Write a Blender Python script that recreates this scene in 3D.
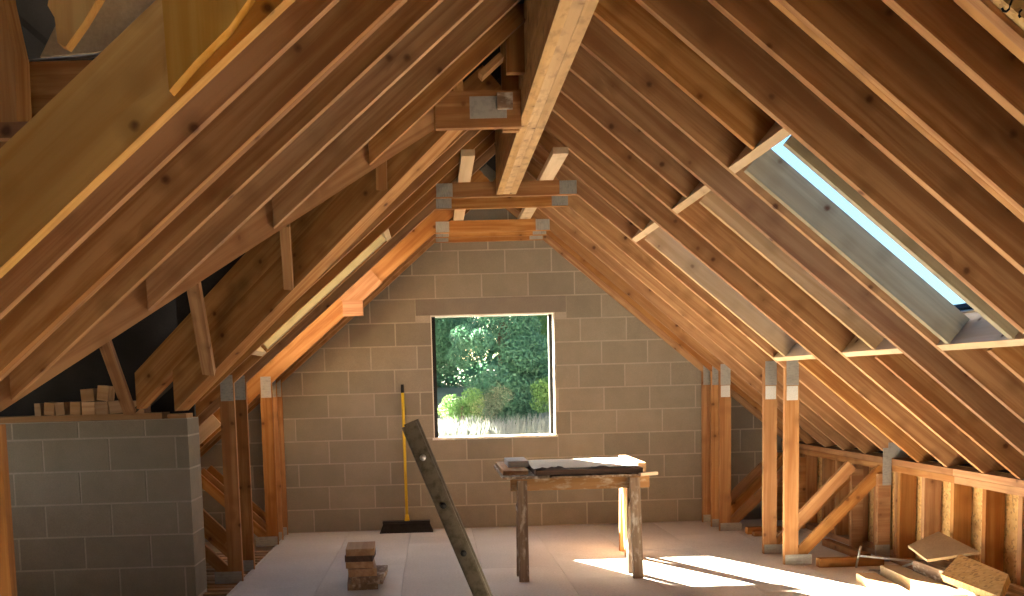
import bpy, bmesh, math, random
from mathutils import Vector, Matrix
random.seed(7)
for o in list(bpy.data.objects): bpy.data.objects.remove(o)
SC = bpy.context.scene
COL = SC.collection

# ------------------------------------------------------------------ camera
FPX, CX, CY = 985.0, 450.525, 474.905
YAW, PITCH, ROLL, ZC = 0.0134, -0.0932, -0.0278, 1.4343
cam = bpy.data.cameras.new('camera'); camo = bpy.data.objects.new('camera', cam); COL.objects.link(camo)
cam.sensor_fit = 'HORIZONTAL'; cam.sensor_width = 36.0; cam.lens = FPX/1024*36.0
cam.shift_x = (512-CX)/1024; cam.shift_y = (CY-298)/1024
cam.clip_start = 0.05; cam.clip_end = 400
_fw = Vector((math.sin(YAW)*math.cos(PITCH), math.cos(YAW)*math.cos(PITCH), math.sin(PITCH)))
_r = Vector((math.cos(YAW), -math.sin(YAW), 0)); _u = _r.cross(_fw)
_c, _s = math.cos(ROLL), math.sin(ROLL)
R_, U_ = _c*_r+_s*_u, -_s*_r+_c*_u
m = Matrix((R_, U_, -_fw)).transposed().to_4x4(); m.translation = (0, 0, ZC)
camo.matrix_world = m
SC.camera = camo

# ------------------------------------------------------------------ world, sun, exposure
SUN = Vector((1.087, -2.127, -1.0)).normalized()
w = bpy.data.worlds.new('world'); SC.world = w; w.use_nodes = True
nt = w.node_tree; bg = nt.nodes['Background']
sky = nt.nodes.new('ShaderNodeTexSky'); sky.sky_type = 'NISHITA'; sky.sun_disc = False
sky.sun_elevation = math.radians(22.7); sky.sun_rotation = math.radians(-27)
sky.air_density = 1.0; sky.dust_density = 2.0
hsv = nt.nodes.new('ShaderNodeHueSaturation'); hsv.inputs['Saturation'].default_value = 1.0
mxw = nt.nodes.new('ShaderNodeMix'); mxw.data_type = 'RGBA'; mxw.blend_type = 'MULTIPLY'; mxw.inputs[0].default_value = 1.0; mxw.inputs[7].default_value = (1.0, .96, .90, 1)
nt.links.new(sky.outputs[0], hsv.inputs['Color']); nt.links.new(hsv.outputs[0], mxw.inputs[6]); nt.links.new(mxw.outputs[2], bg.inputs[0]); bg.inputs[1].default_value = 0.20
sl = bpy.data.lights.new('sun', 'SUN'); sl.energy = 60.0; sl.angle = math.radians(0.53); sl.color = (1.0, 0.86, 0.66)
so = bpy.data.objects.new('sun', sl); COL.objects.link(so)
so.rotation_euler = SUN.to_track_quat('-Z', 'Y').to_euler(); so.location = (-8, 26, 14)
vs = SC.view_settings
vs.view_transform = 'Standard'; vs.look = 'None'; vs.gamma = 1.0; vs.use_curve_mapping = False
vs.exposure = 2.4
SC.cycles.max_bounces = 14; SC.cycles.diffuse_bounces = 8; SC.cycles.transparent_max_bounces = 16

# ------------------------------------------------------------------ materials
def newmat(name):
    mt = bpy.data.materials.new(name); mt.use_nodes = True
    return mt, mt.node_tree, mt.node_tree.nodes['Principled BSDF']
def N(t, k, **kw):
    n = t.nodes.new(k)
    for a, v in kw.items(): setattr(n, a, v)
    return n
def L(t, a, b): t.links.new(a, b)
def ramp(t, stops):
    r = N(t, 'ShaderNodeValToRGB'); e = r.color_ramp.elements
    while len(e) < len(stops): e.new(0.5)
    for i, (p, c) in enumerate(stops): e[i].position = p; e[i].color = (*c, 1)
    return r
def coords(t, rnd=True):
    tc = N(t, 'ShaderNodeTexCoord'); oi = N(t, 'ShaderNodeObjectInfo')
    if not rnd: return tc.outputs['Object'], oi
    mu = N(t, 'ShaderNodeMath', operation='MULTIPLY'); mu.inputs[1].default_value = 57.3
    L(t, oi.outputs['Random'], mu.inputs[0])
    cx = N(t, 'ShaderNodeCombineXYZ'); L(t, mu.outputs[0], cx.inputs[0]); L(t, mu.outputs[0], cx.inputs[1]); L(t, mu.outputs[0], cx.inputs[2])
    ad = N(t, 'ShaderNodeVectorMath', operation='ADD'); L(t, tc.outputs['Object'], ad.inputs[0]); L(t, cx.outputs[0], ad.inputs[1])
    return ad.outputs[0], oi
def mixc(t, fac, a, b, mode='MIX'):
    mx = N(t, 'ShaderNodeMix', data_type='RGBA', blend_type=mode)
    if isinstance(fac, (int, float)): mx.inputs[0].default_value = fac
    else: L(t, fac, mx.inputs[0])
    for sck, v in ((mx.inputs[6], a), (mx.inputs[7], b)):
        if isinstance(v, tuple): sck.default_value = (*v, 1)
        else: L(t, v, sck)
    return mx.outputs[2]
def scaled(t, v, s):
    mp = N(t, 'ShaderNodeVectorMath', operation='MULTIPLY'); L(t, v, mp.inputs[0]); mp.inputs[1].default_value = s
    return mp.outputs[0]
def noise(t, v, scale, detail=3, rough=.55, dist=0.0):
    n = N(t, 'ShaderNodeTexNoise'); L(t, v, n.inputs['Vector']); n.inputs['Scale'].default_value = scale
    n.inputs['Detail'].default_value = detail; n.inputs['Roughness'].default_value = rough; n.inputs['Distortion'].default_value = dist
    return n.outputs['Fac']
def mrange(t, v, a, b, c=0.0, d=1.0):
    mr = N(t, 'ShaderNodeMapRange'); L(t, v, mr.inputs[0])
    for i, x in enumerate((a, b, c, d)): mr.inputs[i+1].default_value = x
    return mr.outputs[0]
def bump(t, bs, h, strength, dist=.01):
    b = N(t, 'ShaderNodeBump'); b.inputs['Strength'].default_value = strength; b.inputs['Distance'].default_value = dist
    L(t, h, b.inputs['Height']); L(t, b.outputs[0], bs.inputs['Normal'])

def wood(name, light, dark, knot=(.10, .035, .012), rough=.72, knots=True, var=.2, stain=None):
    mt, t, bs = newmat(name)
    v, oi = coords(t)
    g = noise(t, scaled(t, v, (1.0, 22, 22)), 1.0, 4, .6, .6)
    g2 = noise(t, scaled(t, v, (.5, 5, 5)), 1.0, 2)
    col = mixc(t, mrange(t, g, .40, .60), light, dark)
    col = mixc(t, mrange(t, g2, .38, .62, 0, .55), col, tuple(c*.72 for c in dark))
    if knots:
        ks = (3.6, 9.0, 9.0)
        sv = scaled(t, v, ks)
        vo = N(t, 'ShaderNodeTexVoronoi'); L(t, sv, vo.inputs['Vector']); vo.inputs['Scale'].default_value = 1.0
        df = N(t, 'ShaderNodeVectorMath', operation='SUBTRACT'); L(t, vo.outputs['Position'], df.inputs[0]); L(t, sv, df.inputs[1])
        dv = scaled(t, df.outputs[0], (1/ks[0], 1/ks[1], 1/ks[2]))
        ln = N(t, 'ShaderNodeVectorMath', operation='LENGTH'); L(t, dv, ln.inputs[0])
        wob = noise(t, scaled(t, v, (30, 30, 30)), 1.0, 2)
        ad = N(t, 'ShaderNodeMath', operation='MULTIPLY_ADD'); L(t, wob, ad.inputs[0]); ad.inputs[1].default_value = .012; L(t, ln.outputs['Value'], ad.inputs[2])
        halo = mrange(t, ad.outputs[0], .07, .018, 0, .6)
        core = mrange(t, ad.outputs[0], .026, .014, 0, .92)
        col = mixc(t, halo, col, tuple(c*.62 for c in dark))
        col = mixc(t, core, col, knot)
    if stain: 
        sn = noise(t, scaled(t, v, (9, 20, 20)), 1.0, 4)
        col = mixc(t, mrange(t, sn, .52, .7, 0, .8), col, stain)
    hs = N(t, 'ShaderNodeHueSaturation')
    L(t, mrange(t, oi.outputs['Random'], 0, 1, 1-var/2, 1+var/2), hs.inputs['Value'])
    fr = N(t, 'ShaderNodeMath', operation='FRACT'); m7 = N(t, 'ShaderNodeMath', operation='MULTIPLY'); L(t, oi.outputs['Random'], m7.inputs[0]); m7.inputs[1].default_value = 13.7
    L(t, m7.outputs[0], fr.inputs[0]); L(t, mrange(t, fr.outputs[0], 0, 1, .9, 1.1), hs.inputs['Saturation'])
    L(t, col, hs.inputs['Color']); L(t, hs.outputs[0], bs.inputs['Base Color'])
    bs.inputs['Roughness'].default_value = rough; bs.inputs['Specular IOR Level'].default_value = .25
    bump(t, bs, g, .25, .002)
    return mt
M = {}
M['pine'] = wood('pine', (.48, .262, .112), (.32, .142, .052))
M['pine_lit'] = wood('lit_pine_timber', (.76, .44, .13), (.64, .32, .075), var=.1)  # brighter, more orange pine: strong light on nearest left timbers put into colour
M['ridge'] = wood('laminated_timber', (.64, .41, .20), (.52, .31, .13), stain=(.30, .17, .08))
M['pale'] = wood('planed_pale_timber', (.68, .52, .35), (.59, .43, .27), var=.15)
M['grey_pine'] = wood('greyed_timber', (.36, .32, .22), (.29, .25, .165), var=.05)
M['tan_pine'] = wood('tan_timber', (.56, .40, .24), (.45, .30, .16), var=.05)
M['old'] = wood('paint_splashed_timber', (.34, .24, .16), (.18, .12, .085), stain=(.62, .57, .52), knots=False)
M['offcut'] = wood('sawn_offcut', (.52, .34, .20), (.40, .23, .12), knots=False, var=.6)
M['rail'] = wood('dripped_rail', (.46, .28, .14), (.33, .18, .08), stain=(.58, .52, .42), knots=False)
M['darkboard'] = wood('dark_board', (.13, .08, .06), (.08, .05, .04), knots=False)

def osb():
    mt, t, bs = newmat('osb'); v, oi = coords(t)
    vo = N(t, 'ShaderNodeTexVoronoi'); L(t, scaled(t, v, (1, 1, 1)), vo.inputs['Vector']); vo.inputs['Scale'].default_value = 62
    vo.inputs['Randomness'].default_value = 1
    n1 = noise(t, v, 14, 3, .6, 1.5)
    c = mixc(t, mrange(t, n1, .3, .7), (.70, .46, .18), (.58, .35, .12))
    sp = N(t, 'ShaderNodeSeparateColor'); L(t, vo.outputs['Color'], sp.inputs[0])
    c = mixc(t, mrange(t, sp.outputs[0], .2, 1, 0, .55), c, (.78, .56, .27))
    c = mixc(t, mrange(t, sp.outputs[1], .82, .86, 0, .6), c, (.30, .15, .05))
    L(t, c, bs.inputs['Base Color']); bs.inputs['Roughness'].default_value = .75
    bump(t, bs, sp.outputs[0], .3, .002)
    return mt
M['osb'] = osb()
def grainy(name, a, b, scale, rough=.9, fine=120, var=.2, bumpv=.35, c3=None, spec=.2):
    mt, t, bs = newmat(name); v, oi = coords(t)
    n1 = noise(t, v, scale, 4, .6); n2 = noise(t, v, fine, 3, .7)
    c = mixc(t, mrange(t, n1, .32, .68), a, b)
    c = mixc(t, mrange(t, n2, .35, .65, 0, .35), c, tuple(x*.6 for x in b))
    if c3:
        n3 = noise(t, v, scale*.45, 3, .6); c = mixc(t, mrange(t, n3, .5, .72, 0, .8), c, c3)
    hs = N(t, 'ShaderNodeHueSaturation'); L(t, mrange(t, oi.outputs['Random'], 0, 1, 1-var/2, 1+var/2), hs.inputs['Value'])
    L(t, c, hs.inputs['Color']); L(t, hs.outputs[0], bs.inputs['Base Color'])
    bs.inputs['Roughness'].default_value = rough; bs.inputs['Specular IOR Level'].default_value = spec
    bump(t, bs, n2, bumpv, .004)
    return mt
M['block'] = grainy('concrete_block', (.28, .25, .207), (.235, .208, .170), 5, fine=150, var=.25)
M['mortar'] = grainy('mortar', (.41, .372, .315), (.355, .32, .27), 8, fine=90, var=0)
M['lintel'] = grainy('concrete_lintel', (.24, .21, .18), (.20, .17, .15), 5)
M['floor'] = grainy('dusty_chipboard', (.70, .66, .62), (.625, .58, .54), 1.6, rough=.85, fine=60, var=.10, bumpv=.08, c3=(.76, .72, .69))
M['gap'] = grainy('board_gap', (.30, .25, .21), (.25, .2, .17), 5)
M['felt'] = grainy('roofing_membrane', (.035, .034, .036), (.022, .021, .022), 3, rough=.8, bumpv=.1)
M['white'] = grainy('white_lining', (.82, .80, .76), (.75, .73, .69), 4, bumpv=.05, rough=.6)
M['black'] = grainy('black_frame', (.02, .02, .02), (.015, .015, .015), 4, rough=.5, bumpv=.05)
M['frame'] = grainy('roof_window_timber', (.66, .52, .34), (.60, .45, .28), 4, bumpv=.05, rough=.5)
M['ply'] = grainy('plywood_offcut', (.47, .37, .25), (.38, .29, .19), 6, fine=80, var=.25, bumpv=.1)
M['paper'] = grainy('white_sheet', (.83, .80, .74), (.78, .74, .68), 4, bumpv=.05)
M['rag'] = grainy('dirty_rag', (.16, .13, .12), (.10, .085, .08), 9, bumpv=.3)
M['greyplastic'] = grainy('grey_block', (.62, .63, .64), (.55, .56, .57), 5, bumpv=.05)
M['yellow'] = grainy('yellow_handle', (.72, .50, .04), (.66, .44, .03), 5, rough=.45, bumpv=.03)
M['bristle'] = grainy('black_bristle', (.025, .022, .02), (.015, .013, .012), 20, rough=.95, bumpv=.6)
M['soil'] = grainy('earth_bank', (.13, .13, .09), (.09, .10, .06), 2)
M['slab'] = grainy('lower_floor', (.35, .33, .31), (.30, .28, .26), 2)
M['ink'] = grainy('black_marker', (.01, .01, .01), (.01, .01, .01), 4, bumpv=0)
def metal(name, c, rough, c2=None):
    mt, t, bs = newmat(name); v, oi = coords(t)
    n = noise(t, v, 25, 4, .65)
    L(t, mixc(t, mrange(t, n, .45, .7), c, c2 or tuple(x*.7 for x in c)), bs.inputs['Base Color'])
    bs.inputs['Metallic'].default_value = .75; bs.inputs['Roughness'].default_value = rough
    return mt
M['steel'] = metal('weathered_alloy', (.125, .11, .088), .55, (.06, .05, .035))
M['rod'] = metal('galvanised_rod', (.55, .55, .54), .4)
M['plate'] = metal('galvanised_plate', (.40, .40, .39), .6, (.30, .295, .29))
for n_ in M['plate'].node_tree.nodes:
    if n_.type == 'BSDF_PRINCIPLED': n_.inputs['Metallic'].default_value = .3
def glass(name, tint):
    mt, t, bs = newmat(name); t.nodes.remove(bs)
    tr = N(t, 'ShaderNodeBsdfTransparent'); tr.inputs[0].default_value = (*tint, 1)
    gl = N(t, 'ShaderNodeBsdfGlossy'); gl.inputs['Roughness'].default_value = .02
    mx = N(t, 'ShaderNodeMixShader'); mx.inputs[0].default_value = .003; L(t, tr.outputs[0], mx.inputs[1]); L(t, gl.outputs[0], mx.inputs[2])
    L(t, mx.outputs[0], t.nodes['Material Output'].inputs[0])
    return mt
M['glass'] = glass('window_glass', (.95, .97, .97))
M['roof_glass'] = glass('sky_toned_roof_glass', (.36, .50, .66))  # sky's blue put into the pane tint, darkening the bright sky beyond
def leafmat(name, a, b):
    mt, t, bs = newmat(name); v, oi = coords(t, False)
    n = noise(t, v, 2.5, 3, .6); n2 = noise(t, v, 30, 2)
    c = mixc(t, mrange(t, n, .35, .65), a, b); c = mixc(t, mrange(t, n2, .3, .7, 0, .5), c, tuple(x*1.5 for x in a))
    L(t, c, bs.inputs['Base Color']); bs.inputs['Roughness'].default_value = .6
    tl = N(t, 'ShaderNodeBsdfTranslucent'); L(t, c, tl.inputs[0])
    mx = N(t, 'ShaderNodeMixShader'); mx.inputs[0].default_value = .35
    L(t, bs.outputs[0], mx.inputs[1]); L(t, tl.outputs[0], mx.inputs[2]); L(t, mx.outputs[0], t.nodes['Material Output'].inputs[0])
    return mt
M['leaf'] = leafmat('evergreen_leaf', (.060, .150, .085), (.036, .095, .060))
M['leaf2'] = leafmat('spring_leaf', (.085, .165, .04), (.055, .125, .045))
M['grass'] = leafmat('dry_grass', (.14, .15, .145), (.09, .11, .085))
M['bark'] = grainy('bark', (.12, .085, .06), (.08, .055, .04), 8)

# ------------------------------------------------------------------ object helpers
W = {}
def link(o, parent, mw):
    COL.objects.link(o); W[o] = mw
    if parent is not None:
        o.parent = parent; o.matrix_parent_inverse = Matrix.Identity(4)
        o.matrix_basis = W[parent].inverted() @ mw
    else: o.matrix_basis = mw
    return o
def tag(o, label=None, cat=None, group=None, kind=None):
    if label: o['label'] = label
    if cat: o['category'] = cat
    if group: o['group'] = group
    if kind: o['kind'] = kind
    return o
def thing(name, loc, label=None, cat=None, group=None, kind=None):
    return tag(link(bpy.data.objects.new(name, None), None, Matrix.Translation(loc)), label, cat, group, kind)
def meshobj(name, verts, faces, mat, parent=None, mw=None, smooth=False):
    me = bpy.data.meshes.new(name); me.from_pydata([tuple(v) for v in verts], [], faces); me.update()
    me.materials.append(M[mat])
    if smooth: me.polygons.foreach_set('use_smooth', [True]*len(me.polygons))
    return link(bpy.data.objects.new(name, me), parent, mw or Matrix.Identity(4))
BF = [(0, 3, 2, 1), (4, 5, 6, 7), (0, 1, 5, 4), (1, 2, 6, 5), (2, 3, 7, 6), (3, 0, 4, 7)]
CACHE = {}
def boxverts(lx, ly, lz, e0=0., e1=0.):
    return [(0, 0, 0), (lx, 0, 0), (lx, ly, 0), (0, ly, 0), (e0, 0, lz), (lx+e1, 0, lz), (lx+e1, ly, lz), (e0, ly, lz)]
def frame_m(o, ex, ez):
    ex = Vector(ex).normalized(); ez = Vector(ez); ez = (ez-ex*ez.dot(ex)).normalized(); ey = ez.cross(ex)
    mm = Matrix((ex, ey, ez)).transposed().to_4x4(); mm.translation = Vector(o); return mm
def obox(name, mat, o, ex, ez, lx, ly, lz, parent=None, e0=0., e1=0.):
    """box with corner o, length lx along ex, lz along ez, ly along ez x ex"""
    key = (round(lx, 4), round(ly, 4), round(lz, 4), round(e0, 4), round(e1, 4), mat)
    me = CACHE.get(key)
    if me is None:
        me = bpy.data.meshes.new(name); me.from_pydata(boxverts(lx, ly, lz, e0, e1), [], BF); me.update()
        me.materials.append(M[mat]); CACHE[key] = me
    return link(bpy.data.objects.new(name, me), parent, frame_m(o, ex, ez))
def abox(name, mat, lo, hi, parent=None, along='x'):
    """axis aligned box with the grain (local x) along the given axis"""
    lo, hi = Vector(lo), Vector(hi); d = hi-lo
    if along == 'x': return obox(name, mat, lo, (1, 0, 0), (0, 0, 1), d.x, d.y, d.z, parent)
    if along == 'y': return obox(name, mat, (hi.x, lo.y, lo.z), (0, 1, 0), (0, 0, 1), d.y, d.x, d.z, parent)
    return obox(name, mat, lo, (0, 0, 1), (0, 1, 0) if False else (1, 0, 0), d.z, d.y, d.x, parent) if False else \
        obox(name, mat, (lo.x, hi.y, lo.z), (0, 0, 1), (1, 0, 0), d.z, d.y, d.x, parent) if (Vector((1, 0, 0)).cross(Vector((0, 0, 1)))).y < 0 else None
def bar(name, mat, a, b, wdt, dep, up=(0, 0, 1), parent=None):
    """rectangular bar centred on a-b"""
    a, b = Vector(a), Vector(b); mm = frame_m(a, b-a, up)
    me = bpy.data.meshes.new(name); Lx = (b-a).length
    me.from_pydata([(x, y-wdt/2, z-dep/2) for x, y, z in boxverts(Lx, wdt, dep)], [], BF); me.update(); me.materials.append(M[mat])
    return link(bpy.data.objects.new(name, me), parent, mm)
def prism(name, mat, poly, y0, y1, parent=None):
    """polygon in XZ (list of (x,z)) extruded along Y"""
    cx = sum(q[0] for q in poly)/len(poly); cz = sum(q[1] for q in poly)/len(poly); n = len(poly)
    a = sum(poly[i][0]*poly[(i+1) % n][1]-poly[(i+1) % n][0]*poly[i][1] for i in range(n))
    if a < 0: poly = poly[::-1]
    v = [(x-cx, 0, z-cz) for x, z in poly]+[(x-cx, y1-y0, z-cz) for x, z in poly]
    f = [tuple(range(n)), tuple(range(2*n-1, n-1, -1))]+[((i+1) % n, i, i+n, (i+1) % n+n) for i in range(n)]
    return meshobj(name, v, f, mat, parent, Matrix.Translation((cx, y0, cz)))
def clip(poly, a, b, c):
    """keep a*x+b*z<=c"""
    out = []
    for i in range(len(poly)):
        p, q = poly[i], poly[(i+1) % len(poly)]
        dp, dq = a*p[0]+b*p[1]-c, a*q[0]+b*q[1]-c
        if dp <= 0: out.append(p)
        if (dp < 0) != (dq < 0) and dp != dq:
            s = dp/(dp-dq); out.append((p[0]+s*(q[0]-p[0]), p[1]+s*(q[1]-p[1])))
    return out
def area(poly): return abs(sum(poly[i][0]*poly[(i+1) % len(poly)][1]-poly[(i+1) % len(poly)][0]*poly[i][1] for i in range(len(poly))))/2 if len(poly) > 2 else 0
def joined(name, mat, boxes, parent=None, kind=None):
    """several axis aligned boxes in one mesh"""
    v, f = [], []
    for lo, hi in boxes:
        k = len(v)
        v += [(x+lo[0], y+lo[1], z+lo[2]) for x, y, z in boxverts(hi[0]-lo[0], hi[1]-lo[1], hi[2]-lo[2])]
        f += [tuple(i+k for i in q) for q in BF]
    o = meshobj(name, v, f, mat, parent)
    if kind: o['kind'] = kind
    return o
def tube(name, mat, pts, r, parent=None, seg=10, smooth=True):
    v, f = [], []
    pts = [Vector(q) for q in pts]
    for i, q in enumerate(pts):
        d = (pts[min(i+1, len(pts)-1)]-pts[max(i-1, 0)]).normalized()
        s = d.cross(Vector((0, 0, 1)) if abs(d.z) < .9 else Vector((1, 0, 0))).normalized(); u = s.cross(d)
        rr = r[i] if isinstance(r, (list, tuple)) else r
        for k in range(seg):
            a = 2*math.pi*k/seg; v.append(q+s*math.cos(a)*rr+u*math.sin(a)*rr)
    for i in range(len(pts)-1):
        for k in range(seg):
            f.append((i*seg+k, i*seg+(k+1) % seg, (i+1)*seg+(k+1) % seg, (i+1)*seg+k))
    f.append(tuple(range(seg))[::-1]); f.append(tuple((len(pts)-1)*seg+k for k in range(seg)))
    o0 = pts[0]
    return meshobj(name, [q-o0 for q in v], f, mat, parent, Matrix.Translation(o0), smooth)

# ------------------------------------------------------------------ roof geometry
T = .854; ANG = math.atan(T); CA, SA = math.cos(ANG), math.sin(ANG)
RX = .558                                # ridge
CR = 1.48+T*2.59                         # right underside  z = CR - T x
CL = 2.77-T*.037                         # left underside   z = CL + T x
WY = 9.656                               # inner face of the gable wall
DEP = .22                                # rafter depth
zr = lambda x: CR-T*x
zl = lambda x: CL+T*x
nR = Vector((SA, 0, CA)); nL = Vector((-SA, 0, CA))
dR = Vector((CA, 0, -SA)); dL = Vector((CA, 0, SA))      # both pointing to +x
PLUMB = DEP*T                            # offset of the top edge for a plumb cut

# ------------------------------------------------------------------ floor
floor = joined('floor', 'gap', [((-3.6, -2.6, -.05), (3.75, 3.4, -.0225)), ((-3.6, 3.4, -.05), (.30, 5.8, -.0225)), ((.85, 3.4, -.05), (3.75, 5.8, -.0225)), ((.30, 3.4, -.05), (.85, 4.2, -.0225)), ((.30, 5.3, -.05), (.85, 5.8, -.0225)),
                                ((-1.52, 5.8, -.05), (3.75, 9.66, -.0225)), ((-3.6, 5.8, -.05), (-1.52, 6.6, -.0225)), ((-3.6, 6.6, -.05), (-1.72, 6.735, -.0225))], kind='structure')
XS = [-.277+.6*k for k in range(-6, 8)]
g = .0018
for i in range(len(XS)-1):
    x0, x1 = max(XS[i], -3.6), min(XS[i+1], 3.7)
    y = -2.6-[0, 1.3, .6, 1.9][i % 4]
    while y < 9.66:
        a, b = max(y, -2.6), min(y+2.4, 9.655); y += 2.4
        if b-a < .05: continue
        segs = [(x0, x1, a, b)]
        for hx0, hx1, hy0, hy1 in ((.30, .85, 4.2, 5.3), (-9, -1.5, 6.6, 9.7)):
            out = []
            for (p, q, c, d) in segs:
                if q <= hx0 or p >= hx1 or d <= hy0 or c >= hy1: out.append((p, q, c, d)); continue
                if c < hy0: out.append((p, q, c, hy0))
                if d > hy1: out.append((p, q, hy1, d))
                c2, d2 = max(c, hy0), min(d, hy1)
                if p < hx0: out.append((p, hx0, c2, d2))
                if q > hx1: out.append((hx1, q, c2, d2))
            segs = out
        for (p, q, c, d) in segs:
            if q-p > .02 and d-c > .02:
                abox('floor_panel', 'floor', (p+g, c+g, -.0225), (q-g, d-g, random.uniform(-.0008, 0)), floor, 'y')
lower = joined('lower_floor', 'slab', [((-4, -3, -2.75), (4, 9.9, -2.65))], kind='structure')
joined('wall_lower', 'slab', [((-4, -3, -2.65), (-3.9, 9.9, -.05)), ((3.9, -3, -2.65), (4, 9.9, -.05)), ((-4, -3, -2.65), (4, -2.9, -.05)), ((-4, 9.8, -2.65), (4, 9.9, -.35))], kind='structure')
# exposed strip beside the left posts: battens over the joists
jst = joined('subfloor', 'ply', [((-2.8, 7.0, -.10), (-1.52, 9.655, -.06)), ((-1.7, 6.6, -.10), (-1.52, 7.0, -.06))], kind='structure')
for k in range(16):
    yy = 6.66+k*.135
    abox('batten', 'offcut', (-2.4, yy, -.06), (-1.525, yy+.07, -.015-random.random()*.006), jst, 'x')

# ------------------------------------------------------------------ gable wall of blocks
deck = .02
def clip_roof(poly, off=DEP-.01):
    poly = clip(poly, T, 1, CR+off/CA); poly = clip(poly, -T, 1, CL+off/CA); return poly
WX0, WX1, WZ0, WZ1 = -.024, 1.182, .90, 2.09
wall_back = thing('wall_back', (0, WY, 0), kind='structure')
for poly in ([(-3.5, -.3), (WX0, -.3), (WX0, 3.6), (-3.5, 3.6)], [(WX1, -.3), (4, -.3), (4, 3.6), (WX1, 3.6)],
             [(WX0, -.3), (WX1, -.3), (WX1, WZ0), (WX0, WZ0)], [(WX0, WZ1), (WX1, WZ1), (WX1, 3.6), (WX0, 3.6)]):
    q = clip_roof(poly, DEP+.002)
    if area(q) > .001: prism('mortar_bed', 'mortar', q, WY+.003, WY+.215, wall_back)
J = .0065
offs = [.06, .22, -.07, .235, -.085, .243, 0, .225, .02, .23, -.03, .20, .04, .24]
for k in range(14):
    z0, z1 = k*.225, (k+1)*.225
    base = -1.2888+offs[k]
    xs = [base+.45*j for j in range(-6, 13)]
    ivs = list(zip(xs[:-1], xs[1:]))
    cuts = []
    if k in (4, 5, 6, 7, 8): cuts = [(WX0, WX1)]
    if k == 9: cuts = [(-.17, 1.30)]
    for a, b in ivs:
        segs = [(a, b)]
        for c, d in cuts:
            out = []
            for p, q in segs:
                if q <= c or p >= d: out.append((p, q))
                else:
                    if p < c: out.append((p, c+J))
                    if q > d: out.append((d-J, q))
            segs = out
        for p, q in segs:
            if q-p < .035: continue
            pr = random.uniform(0, .002)
            poly = [(p+J, z0+J), (q-J, z0+J), (q-J, z1-J), (p+J, z1-J)]
            c = clip_roof(poly)
            if area(c) < .002: continue
            if abs(area(c)-area(poly)) < 1e-6: abox('block', 'block', (p+J, WY-pr, z0+J), (q-J, WY+.05, z1-J), wall_back)
            else: prism('block', 'block', c, WY-pr, WY+.05, wall_back)
abox('lintel', 'lintel', (-.165, WY-.004, WZ1), (1.295, WY+.10, 2.245), wall_back)
# window
win = thing('window_1', (.58, WY+.2, WZ0), kind='structure')
def liner(name, lo, hi): return abox(name, 'white', lo, hi, win)
liner('sill', (WX0-.012, WY-.012, WZ0-.022), (WX1+.012, WY+.21, WZ0))
liner('jamb_lining', (WX1-.012, WY-.002, WZ0), (WX1, WY+.21, WZ1))
liner('jamb_lining', (WX0, WY-.002, WZ0), (WX0+.010, WY+.06, WZ1))
liner('head_lining', (WX0, WY-.002, WZ1-.012), (WX1, WY+.21, WZ1))
abox('frame_stile', 'black', (WX0, WY+.06, WZ0), (WX0+.045, WY+.13, WZ1-.012), win, 'x')
abox('frame_stile', 'black', (WX1-.045, WY+.13, WZ0), (WX1-.012, WY+.19, WZ1-.012), win, 'x')
abox('pane', 'glass', (WX0+.045, WY+.155, WZ0), (WX1-.045, WY+.159, WZ1-.012), win)

# ------------------------------------------------------------------ left block wall
wl = thing('wall_left', (-2.9, 6.737, 0), kind='structure')
LX1, LY0, LY1, LTOP = -1.69, 6.737, 7.06, 1.245
abox('mortar_core', 'mortar', (-4.6, LY0+.003, -.06), (LX1-.003, LY1, LTOP-.002), wl)
for k in range(6):
    z0, z1 = k*.225, min((k+1)*.225, LTOP)
    first = LX1-[.07, .295, .10, .30, .09, .29][k]
    xs = [LX1]; x = first
    while x > -4.6: xs.append(x); x -= .45
    xs.append(-4.6)
    for i in range(len(xs)-1):
        a, b = xs[i+1], xs[i]
        if b-a < .05: continue
        pr = random.uniform(0, .002)
        bb = b-J if i else b-.001
        abox('block', 'block', (a+J, LY0-pr, z0+J), (bb, LY0+(.05 if i else .32), z1-J), wl)
plt = tag(abox('wall_plate', 'offcut', (-4.4, LY0+.0, LTOP), (-1.86, LY0+.20, LTOP+.042)), 'rough timber plate along the top of the low block wall', 'wall plate')
tag(abox('packer', 'offcut', (-1.83, LY0+.02, LTOP), (-1.70, LY0+.2, LTOP+.03)), 'short timber packer at the right end of the block wall top', 'timber offcut')

# ------------------------------------------------------------------ roof coverings
def quadslab(name, corners, nrm, th, mat, parent=None):
    v = [Vector(c) for c in corners]; v += [q+nrm*th for q in v]
    return v
def slope_deck(name, side, rects, off, mat, kind='structure'):
    v, f = [], []
    for x0, x1, y0, y1 in rects:
        if off > .5: x0, x1 = x0+SA*off, x1+SA*off     # rects of the raised deck are given at its own level
        zz = zr if side == 'r' else zl; n = nR if side == 'r' else nL
        k = len(v)
        c = [Vector((x0, y0, zz(x0))), Vector((x1, y0, zz(x1))), Vector((x1, y1, zz(x1))), Vector((x0, y1, zz(x0)))]
        v += [q+n*off for q in c]+[q+n*(off+.03) for q in c]
        f += [tuple(i+k for i in q) for q in BF]
    o = meshobj(name, v, f, mat); o['kind'] = kind; return o
SKY = [(4.32, 4.78), (5.33, 5.60), (6.54, 7.02)]   # y spans filled below
SKR = [(1.53, 2.47, 4.30, 5.08), (1.50, 2.49, 5.34, 5.60), (1.50, 2.49, 6.55, 7.0)]
rects = [(RX-.17, 1.50, -2.6, WY+.25), (2.49, 4.1, -2.6, WY+.25)]
yb = -2.6
for (_, _, a, b) in SKR: rects.append((1.50, 2.49, yb, a)); yb = b
rects.append((1.50, 2.49, yb, WY+.25))
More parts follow.
